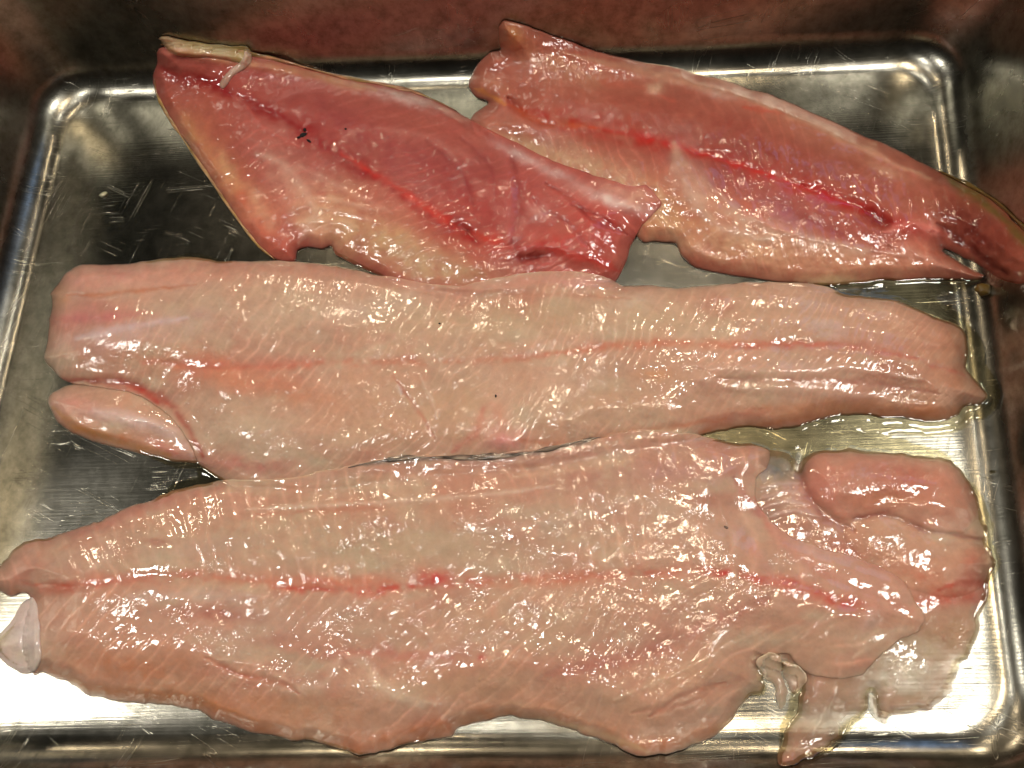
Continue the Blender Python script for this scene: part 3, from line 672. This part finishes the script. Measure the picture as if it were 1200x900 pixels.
feats = [
 line([(1130,478),(1100,488),(1040,484),(980,482),(930,494),(880,496),(820,504)],11,(186,112,74),.6), line([(262,312),(400,318),(520,338),(640,326)],9,(214,150,132),.4), blob(1110,430,34,50,0,(188,122,90),.5),
 blob(140,325,110,18,-2,(220,150,136),.6), blob(110,370,70,16,-6,(214,132,124),.6), blob(150,395,110,14,-8,(220,182,172),.5), blob(280,320,140,14,2,(208,146,126),.5),
 blob(340,370,170,30,4,(212,182,158),.55), blob(560,380,200,30,0,(206,176,146),.6), blob(800,370,160,26,0,(210,180,150),.5), blob(1000,380,110,30,6,(204,158,132),.5), blob(1080,420,70,40,10,(196,140,116),.6),
 blob(240,435,90,22,12,(216,138,110),.7), blob(330,455,120,18,14,(218,150,118),.55), blob(300,510,80,34,20,(210,182,158),.7,.0008), blob(420,500,90,30,8,(212,160,134),.5), blob(280,545,70,10,5,(206,128,118),.6),
 blob(520,480,120,40,0,(212,176,144),.55), blob(700,470,120,36,0,(212,178,148),.5), blob(880,450,120,22,-3,(208,164,140),.4), blob(960,478,120,12,-3,(196,140,104),.7,-.0004), blob(860,488,60,8,-8,(200,132,110),.6),
 line([(190,425),(260,432),(330,430),(420,424),(500,424),(560,422),(620,418),(680,410),(740,404),(800,402),(870,404),(940,402),(1000,408),(1060,418),(1120,436)],5,(208,120,94),.32,-.0005,1.0),
 line([(170,424),(230,428),(300,428),(380,424),(420,424)],7,(216,122,102),.35,-.0003), line([(640,414),(740,404),(860,404),(980,402)],5,(214,124,92),.4,.0003), line([(860,408),(930,404),(1010,405),(1080,424),(1130,440)],5,(196,106,96),.35,-.0005),
 line([(80,345),(110,346),(150,342),(190,338),(230,334)],2.5,(196,116,80),.55,-.0009), line([(90,396),(130,388),(170,380),(220,372)],4,(236,220,226),.55,.0004), line([(75,372),(120,372),(170,366)],5,(206,120,120),.45,-.0003),
 line([(75,445),(120,446),(150,450),(180,462),(205,480),(225,510),(238,535)],6,(170,66,54),.6,-.0004), line([(140,455),(165,458),(185,472)],5,(190,70,58),.5), 
 blob(593,515,24,14,-10,(226,152,146),.85,.0026), blob(585,485,16,22,0,(222,150,130),.5), line([(566,480),(556,510),(530,528)],6,(214,136,120),.5),
 line([(460,440),(478,465),(496,490),(510,515)],2.2,(200,120,100),.5,-.0008), line([(492,440),(505,468),(512,490)],2,(236,216,200),.35,.0006), line([(466,452),(470,462)],2,(240,224,210),.6,.0006),
 line([(610,515),(660,522),(720,512),(790,500),(850,490)],5,(200,128,96),.5,-.0003), blob(770,440,24,8,2,(220,158,114),.6,.0006), blob(825,444,14,8,0,(220,180,160),.7,.0012),
 line([(800,428),(860,432),(930,434),(1000,432),(1080,446)],5,(220,182,164),.4,.0009), line([(850,455),(920,456),(1000,462),(1080,474)],5,(220,186,166),.35,.0008), line([(840,443),(920,445),(1010,448),(1100,462)],4,(190,124,112),.35,-.0006),
 line([(860,376),(940,374),(1020,386),(1100,404)],6,(220,180,156),.3,.0006), line([(1110,392),(1132,420),(1146,456)],5,(180,120,96),.5), blob(1090,484,40,9,0,(196,130,92),.6),
 line([(560,340),(620,330),(700,332),(735,340)],5,(216,156,136),.5,.0008), blob(680,330,40,7,4,(216,160,150),.5,.0009), line([(590,345),(660,345),(740,350)],3,(196,130,106),.4,-.0006),
 blob(70,350,10,14,0,(210,150,110),.5), blob(75,415,18,14,0,(216,180,156),.5,.0008), blob(220,372,60,10,-8,(196,150,146),.3), blob(430,360,60,14,-10,(220,190,176),.35,.0004),
 blob(640,365,60,14,0,(196,160,128),.3), blob(740,352,30,8,-20,(226,200,180),.35,.0004),
]
slab('flesh', C_OUT, .0118, 18, (208,166,142), feats, M_PALE, fc, 31, mid=[(60,440),(200,428),(400,425),(600,420),(760,403),(940,402),(1060,416),(1150,445)], chev=(-.55,.75,13), flat=.42, speck=.035, stripes=.00012)
soften()
# ---------------------------------------------------------------- fillet D: pale, front
fd = thing('fish_fillet', 'largest pale fillet, at the front of the tray, with a ragged right end', 'fish fillet', at(560, 700), GRP)
E_OUT = [(850,560),(872,528),(905,526),(928,532),(936,548),(941,541),(952,532),(970,527),(1000,526),(1050,531),(1090,535),(1115,541),(1130,552),(1142,568),(1150,590),(1156,612),(1160,640),(1165,660),(1159,680),(1156,700),(1150,720),(1147,740),(1140,760),(1126,778),(1118,800),(1114,814),(1100,822),(1085,832),(1060,838),(1048,835),(1036,841),(1026,832),(1021,812),(1018,830),(1002,850),(985,866),(965,880),(940,893),(915,896),(911,886),(920,862),(928,842),(935,822),(943,802),(940,792),(925,786),(905,780),(880,770),(860,740),(850,680),(845,620)]
feats = [
 lobe([(938,552),(950,533),(985,528),(1060,532),(1115,541),(1142,568),(1150,600),(1130,625),(1090,620),(1040,606),(1000,610),(975,604),(955,590),(943,572)],34,.0040,(206,138,118),.6),
 lobe([(990,618),(1020,604),(1060,608),(1080,625),(1120,640),(1158,640),(1162,680),(1120,700),(1070,690),(1020,660),(995,640)],26,.0020,(216,166,138),.6),
 blob(960,575,30,26,0,(216,140,126),.5), blob(1060,560,70,16,10,(198,120,106),.6,.0006), blob(1040,585,50,12,0,(204,134,100),.6,-.001), blob(1110,580,30,20,20,(212,152,128),.6),
 blob(1120,700,50,12,-8,(206,92,76),.8,-.0005), blob(1090,680,50,14,20,(212,132,106),.6), blob(1060,780,80,44,-10,(188,158,124),.9), blob(1130,740,30,26,0,(196,156,124),.6),
 blob(915,548,30,20,0,(130,122,106),.85,-.003), blob(900,600,26,24,20,(172,138,124),.7,-.001), blob(970,840,60,40,-20,(192,160,128),.8), blob(990,645,30,12,20,(180,96,84),.4),
 line([(892,572),(915,566),(938,566)],2.2,(226,200,190),.5,.0009), line([(893,583),(918,576),(944,578)],2.2,(226,200,190),.5,.0009), line([(896,594),(922,587),(950,592)],2.2,(220,190,180),.5,.0009), line([(902,606),(930,598),(962,606)],2.2,(220,190,180),.5,.0009),
 line([(936,552),(948,580),(968,605),(1000,622)],5,(150,84,76),.55,-.002), line([(1000,608),(1040,602),(1085,622),(1150,632)],3,(150,80,70),.5,-.0015), line([(1100,690),(1140,680),(1160,690)],4,(196,70,56),.6),
 line([(1015,690),(1050,740),(1030,800)],4,(220,200,180),.3), blob(1100,620,26,10,0,(224,190,170),.5,.0008), blob(1140,660,16,30,0,(196,110,96),.5),
]
slab('tail_lobe', E_OUT, .0062, 15, (204,156,132), feats, M_SMOOTH, fd, 61, flat=.42, rag=2.4, wet=1.2, rimfade=.55, thin=[(1070,790,70,40,.45),(970,850,60,50,.5),(915,548,26,18,.4),(900,770,40,30,.5)], label='folded fleshy lobe at the right end', speck=.03)
soften()
D_OUT = [(-40,676),(-5,668),(8,656),(15,645),(30,635),(60,628),(85,622),(115,612),(140,600),(170,586),(200,576),(230,568),(262,563),(330,560),(390,551),(430,541),(470,536),(500,534),(540,535),(580,533),(640,526),(690,514),(740,506),(775,503),(800,509),(830,512),(862,517),(885,522),(903,530),(898,548),(886,562),(886,584),(900,606),(924,628),(960,640),(1000,652),(1036,666),(1060,682),(1076,706),(1082,724),(1074,742),(1052,752),(1032,765),(1018,780),(1010,792),(990,796),(965,795),(948,792),(936,780),(925,768),(905,768),(896,772),(893,784),(896,800),(893,813),(880,816),(870,826),(855,848),(840,862),(815,873),(790,880),(757,887),(735,880),(710,868),(680,860),(650,850),(620,842),(600,840),(575,845),(540,852),(528,863),(500,866),(470,873),(440,882),(420,884),(390,875),(340,865),(300,860),(260,847),(240,835),(225,829),(190,826),(160,824),(130,820),(105,817),(88,805),(75,797),(50,790),(40,793),(34,776),(29,745),(33,715),(36,704),(30,697),(12,700),(-4,694),(-40,692)]
feats = [
 line([(60,788),(120,812),(225,822),(300,850),(420,876),(500,858),(600,834),(700,858),(760,880),(850,848)],13,(192,118,78),.6), line([(30,640),(115,618),(200,582),(262,568)],9,(206,128,110),.5), blob(420,640,200,26,-4,(214,194,166),.45), blob(600,730,170,30,-3,(214,188,160),.4),
 blob(120,650,110,26,-10,(208,160,140),.5), blob(300,620,160,24,-6,(206,180,152),.6), blob(500,590,160,20,-4,(206,164,136),.5), blob(480,640,160,24,0,(200,172,142),.6), blob(240,640,60,12,-6,(196,166,150),.4),
 blob(700,600,160,34,-3,(206,164,142),.5), blob(820,620,110,40,4,(212,174,150),.55), blob(700,560,120,20,-8,(196,146,128),.6), blob(800,550,70,18,0,(196,150,140),.6),
 blob(330,730,180,30,0,(206,168,150),.5), blob(250,720,60,10,3,(186,116,100),.6,-.0007), blob(560,730,200,36,-3,(206,166,138),.55), blob(160,780,110,26,8,(208,142,108),.7), blob(330,830,110,26,8,(212,152,118),.7),
 blob(560,800,120,26,0,(204,160,128),.6), blob(740,760,140,26,-16,(190,126,112),.5,-.0003), blob(800,800,110,36,-20,(212,168,138),.6,.0006), blob(700,840,90,22,0,(206,158,130),.5), blob(860,700,110,30,-10,(212,172,148),.6),
 blob(440,800,60,22,20,(224,186,160),.5,.0005), blob(60,740,50,24,10,(206,158,138),.5), blob(560,640,90,20,-4,(196,168,142),.4),
 line([(20,682),(80,685),(140,682),(200,675),(260,676),(320,686),(380,692),(430,692),(480,688),(540,684),(600,680),(660,678),(740,672),(800,668),(860,672),(920,680),(960,690)],6,(206,110,90),.36,-.0005,1.0),
 line([(330,688),(380,692),(440,692),(500,684)],5,(204,76,62),.42,-.0003,.9), blob(508,676,20,11,0,(208,76,70),.8,.0004), line([(330,680),(400,683),(460,680)],6,(218,132,106),.5), blob(848,672,9,4,-30,(206,30,36),.9), blob(564,770,5,4,0,(190,70,60),.8),
 line([(250,676),(320,680),(400,684)],6,(216,130,104),.4), line([(80,682),(150,678),(220,670)],6,(214,134,112),.4), line([(560,684),(640,680),(700,676)],8,(214,140,110),.4), line([(870,676),(920,684),(975,700)],8,(208,104,88),.55),
 blob(70,690,30,9,3,(196,90,66),.7), blob(20,698,26,7,5,(166,60,36),.7), 
 line([(290,597),(350,593),(420,590),(480,586),(540,582),(600,576),(650,568)],2.2,(236,212,190),.6,.0007), line([(300,603),(380,598),(450,596)],3,(200,120,96),.4,-.0004),
 line([(560,624),(620,616),(680,604),(740,586)],4,(232,214,196),.3,.0004), line([(620,545),(700,530),(780,520),(860,525)],6,(196,146,132),.4,.0006), line([(600,560),(680,548),(740,540)],4,(226,190,160),.35,.0005),
 line([(400,765),(430,780),(440,800),(480,822),(510,825)],6,(232,206,180),.5,.0006), line([(400,768),(380,800),(330,810)],5,(228,196,172),.4,.0005), line([(240,770),(280,790),(330,800),(350,812)],3,(196,110,84),.5,-.0009), line([(255,772),(300,780),(340,800)],3,(230,200,176),.4,.0007),
 line([(380,768),(430,764),(470,768),(530,770)],5,(208,124,112),.4), line([(640,790),(720,776),(790,752),(850,722),(900,700)],9,(186,112,100),.4,-.0005), line([(720,820),(790,790),(860,756),(900,735)],4,(232,206,176),.4,.0006), line([(760,840),(800,815),(850,800)],3,(190,120,96),.5,-.0008),
 line([(885,585),(905,620),(935,652),(975,676),(1030,700),(1070,716)],6,(206,120,106),.5,-.0015), lobe([(893,600),(925,628),(1000,652),(1060,682),(1082,724),(1040,722),(985,705),(945,680),(915,650)],18,.0014,(214,166,144),.55),
 blob(990,706,40,9,10,(204,88,72),.7,-.0008), blob(1018,728,12,14,0,(226,186,170),.9,.0018), line([(940,750),(985,720),(1040,722)],4,(206,150,130),.4,.0006), blob(960,760,50,30,-20,(204,166,140),.6), line([(1000,770),(1040,745),(1070,735)],3,(236,214,186),.5,.0006),
 blob(880,820,16,24,30,(210,184,152),.6), blob(905,790,12,16,0,(216,196,170),.5), line([(740,836),(800,826),(860,800),(890,790)],4,(206,140,116),.4,-.0006),
 line([(860,560),(880,590),(890,606)],5,(190,112,106),.5,-.001), line([(420,545),(480,539),(560,537),(620,532),(690,517)],4,(120,106,96),.7,-.0002), line([(430,552),(520,546),(620,540),(700,524)],6,(190,144,128),.5,.0006),
 blob(185,636,20,5,8,(180,110,96),.5,-.0008), line([(110,626),(130,646),(104,668)],5,(222,190,170),.35,.0004), line([(30,640),(70,640),(110,630)],5,(206,150,126),.4), line([(88,804),(150,812),(230,820),(320,852)],5,(206,140,98),.6),
 line([(600,842),(660,848),(720,866),(760,882)],4,(220,190,150),.5), line([(150,700),(220,698),(300,700)],7,(216,188,178),.35,.0004), blob(885,650,8,60,-40,(216,150,136),.3),
]
slab('flesh', D_OUT, .0112, 17, (206,160,136), feats, M_PALE, fd, 37, wet=.85, rag=1.7, relief=.8, thin=[(900,790,24,30,.6),(960,790,50,20,.4)], mid=[(0,690),(140,682),(300,684),(450,690),(660,678),(800,668),(980,695)], chev=(.25,.95,21), flat=.40, speck=.035, stripes=.00014)
ribbon('skin', [(408,548),(440,541),(480,536),(520,536),(560,536),(600,533),(640,527),(680,517),(705,512)], 2.2, .0004, -.0001, (70,62,56), M_SMOOTH, fd, 9, 'dark grey skin edge', var_w=1.3, col2=(168,146,128))
slab('white_flap', [(36,700),(44,712),(48,740),(47,775),(40,786),(25,788),(8,780),(-4,768),(-6,750),(5,735),(18,722),(26,708)], .0030, 9, (224,200,190), [blob(30,740,14,24,0,(236,218,212),.6,.0010), blob(12,760,14,14,0,(214,186,172),.5)], M_SMOOTH, fd, 71, flat=.5, lift=.0020, rag=1.6, rimfade=.2, wet=1.4, label='small whitish flap at the left end', speck=.03)
for nm, pts, sd_ in (('shred', [(888,772),(902,765),(914,772),(918,790),(924,806),(921,826),(914,835),(909,822),(905,804),(895,792)], 81),
                 ('shred', [(915,776),(930,778),(945,790),(941,806),(930,812),(922,800),(916,790)], 82),
                 ('shred', [(1018,815),(1026,818),(1031,830),(1042,838),(1040,847),(1029,845),(1021,834)], 83)):
    slab(nm, pts, .0014, 6, (208,178,150), [], M_SMOOTH, fd, sd_, flat=.6, rag=2.2, rimfade=.7, thin=[(pts[0][0], pts[0][1], 30, 30, .35)], label='ragged translucent shred', lift=.0008, record=False, wet=1.3)

# ---------------------------------------------------------------- liquid pooled round the fillets
def juice():
    st = 1.8
    gx, gy = np.meshgrid(np.arange(-70, 1235, st), np.arange(250, 905, st))
    D = np.full(gx.shape, 999.0)
    for P in LAID:
        s = SDF(P, 3.0, 60)
        x1 = s.x0 + s.g.shape[1] * 3; y1 = s.y0 + s.g.shape[0] * 3
        m = (gx > s.x0) & (gx < x1 - 6) & (gy > s.y0) & (gy < y1 - 6)
        d = np.where(m, -s(gx, gy), 999); D = np.minimum(D, d)
    wid = -3 + 5 * fbm(gx / 60, gy / 60, 91, 3)
    def add(cx, cy, rx, ry, a):
        return a * np.exp(-(((gx - cx) / rx) ** 2 + ((gy - cy) / ry) ** 2))
    wid = wid + add(1150, 430, 50, 70, 26) + add(980, 510, 180, 22, 26) + add(1080, 350, 90, 22, 22) + add(230, 560, 70, 26, 14) + add(30, 640, 60, 20, 4) + add(950, 830, 60, 50, 16) + add(1160, 620, 40, 120, 12) + add(220, 300, 60, 12, 4) + add(150, 300, 300, 20, 3) + add(840, 520, 60, 12, 20)
    v = wid - D
    keep = (v > 0) & (D > -8)
    cell = keep[:-1, :-1] & keep[1:, :-1] & keep[:-1, 1:] & keep[1:, 1:]
    use = np.zeros(gx.shape, bool); use[:-1, :-1] |= cell; use[1:, :-1] |= cell; use[:-1, 1:] |= cell; use[1:, 1:] |= cell
    ids = -np.ones(gx.shape, int); ids[use] = np.arange(use.sum())
    z = .0004 + .0007 * np.sqrt(np.clip(1 - (1 - np.clip(v / 5, 0, 1)) ** 2, 0, 1)) + .0007 * np.exp(-np.clip(D, 0, 99) / 2.5)
    V = unproj(gx[use], gy[use], z[use] + tz_get(gx[use], gy[use]))
    iy, ix = np.nonzero(cell)
    F = np.stack([ids[iy + 1, ix], ids[iy + 1, ix + 1], ids[iy, ix + 1], ids[iy, ix]], 1)
    me = bpy.data.meshes.new('fish_juice')
    me.vertices.add(len(V)); me.vertices.foreach_set('co', V.astype(np.float32).ravel())
    me.loops.add(F.size); me.loops.foreach_set('vertex_index', F.astype(np.int32).ravel())
    me.polygons.add(len(F)); me.polygons.foreach_set('loop_start', np.arange(0, F.size, 4, dtype=np.int32)); me.polygons.foreach_set('loop_total', np.full(len(F), 4, np.int32))
    me.polygons.foreach_set('use_smooth', np.ones(len(F), bool)); me.update()
    return me
link('fish_juice', juice(), M_FILM, None, 'thin film of clear fish juice pooled on the tray around the fillets', 'juice', kind='stuff')

# ---------------------------------------------------------------- small things
def pebble(name, x, y, rpx, hz, col, label, cat, seed, z0=0., sq=(1, 1), rot=0, group=None, mat=None, ico=3):
    bm = bmesh.new(); bmesh.ops.create_icosphere(bm, subdivisions=ico, radius=1)
    r = rpx * .00037; c, s = math.cos(rot), math.sin(rot)
    for v in bm.verts:
        n = 1 + .28 * float(fbm(np.array(v.co.x * 1.3 + seed), np.array(v.co.y * 1.3 + v.co.z), seed, 2))
        a, b = v.co.x * sq[0] * n * r, v.co.y * sq[1] * n * r
        v.co = (a * c - b * s, a * s + b * c, max(v.co.z, -.6) * hz * n)
    for f in bm.faces: f.smooth = True
    me = bpy.data.meshes.new(name); bm.to_mesh(me); bm.free()
    o = link(name, me, mat or simple_mat(name, col, .35, .6, .1), None, label, cat, group)
    o.location = at(x, y, z0 + hz * .5 + float(tz_get(np.array(float(x)), np.array(float(y)))))
    return o
def top(x, y): return float(hm_get(np.array(float(x)), np.array(float(y))))
MB = simple_mat('black_speck', (8, 6, 6), .8, 0)
GF = 'black flecks on the dark red fillet'
pebble('fleck', 355, 158, 4.2, .0006, 0, 'largest of the tiny black flecks on the dark red fillet', 'fleck', 2, top(355,158), (1.2, .7), .6, GF, MB)
pebble('fleck', 357, 152, 2.2, .0005, 0, 'tiny black fleck just above the largest fleck on the dark red fillet', 'fleck', 3, top(357,152), (1, 1.2), .2, GF, MB)
pebble('fleck', 350, 161, 2.2, .0005, 0, 'tiny black fleck just left of the largest fleck on the dark red fillet', 'fleck', 4, top(350,161), (1.2, .8), .2, GF, MB)
pebble('fleck', 362, 165, 2.2, .0005, 0, 'tiny long black fleck just below right of the largest fleck on the dark red fillet', 'fleck', 5, top(362,165), (1.8, .7), -.7, GF, MB)
pebble('fleck', 405, 151, 1.6, .0004, 0, 'single black fleck apart from the others, to their right on the dark red fillet', 'fleck', 6, top(405,151), (1, 1), 0, GF, MB)
pebble('fleck', 515, 379, 1.3, .0003, 0, 'single black fleck on the upper half of the middle pale fillet', 'fleck', 7, top(515,379), (1.2, .8), 0, 'black flecks on the middle pale fillet', MB)
pebble('fleck', 581, 464, 1.4, .0003, 0, 'single black fleck on the lower half of the middle pale fillet', 'fleck', 8, top(581,464), (.8, 1.3), 0, 'black flecks on the middle pale fillet', MB)
pebble('fleck', 851, 618, 2.0, .0003, 0, 'small brown fleck on the upper right of the front fillet', 'fleck', 9, top(851,618), (1.4, .8), -.5, None, simple_mat('brown_speck', (110, 84, 70), .4, .4))
pebble('jelly_drop', 1152, 339, 9.5, .0028, (112, 88, 34), 'round brownish drop on the tray floor beside the pointed end of the back right fillet', 'drop', 13, 0, (1, .9), 0, None)
pebble('crumb', 121, 228, 4.6, .0010, (196, 190, 150), 'pale crumb on the bare tray floor at the back left', 'crumb', 15, 0, (1.3, .7), .5)
pebble('water_drop', 1112, 359, 3.6, .0010, 0, 'small clear drop on the tray floor above the right end of the middle fillet', 'drop', 17, 0, (1, 1), 0, None, M_FILM)
pebble('water_drop', 1163, 553, 2.8, .0008, 0, 'small clear drop on the bright tray floor right of the folded lobe', 'drop', 18, 0, (1.5, .7), 0, None, M_FILM)
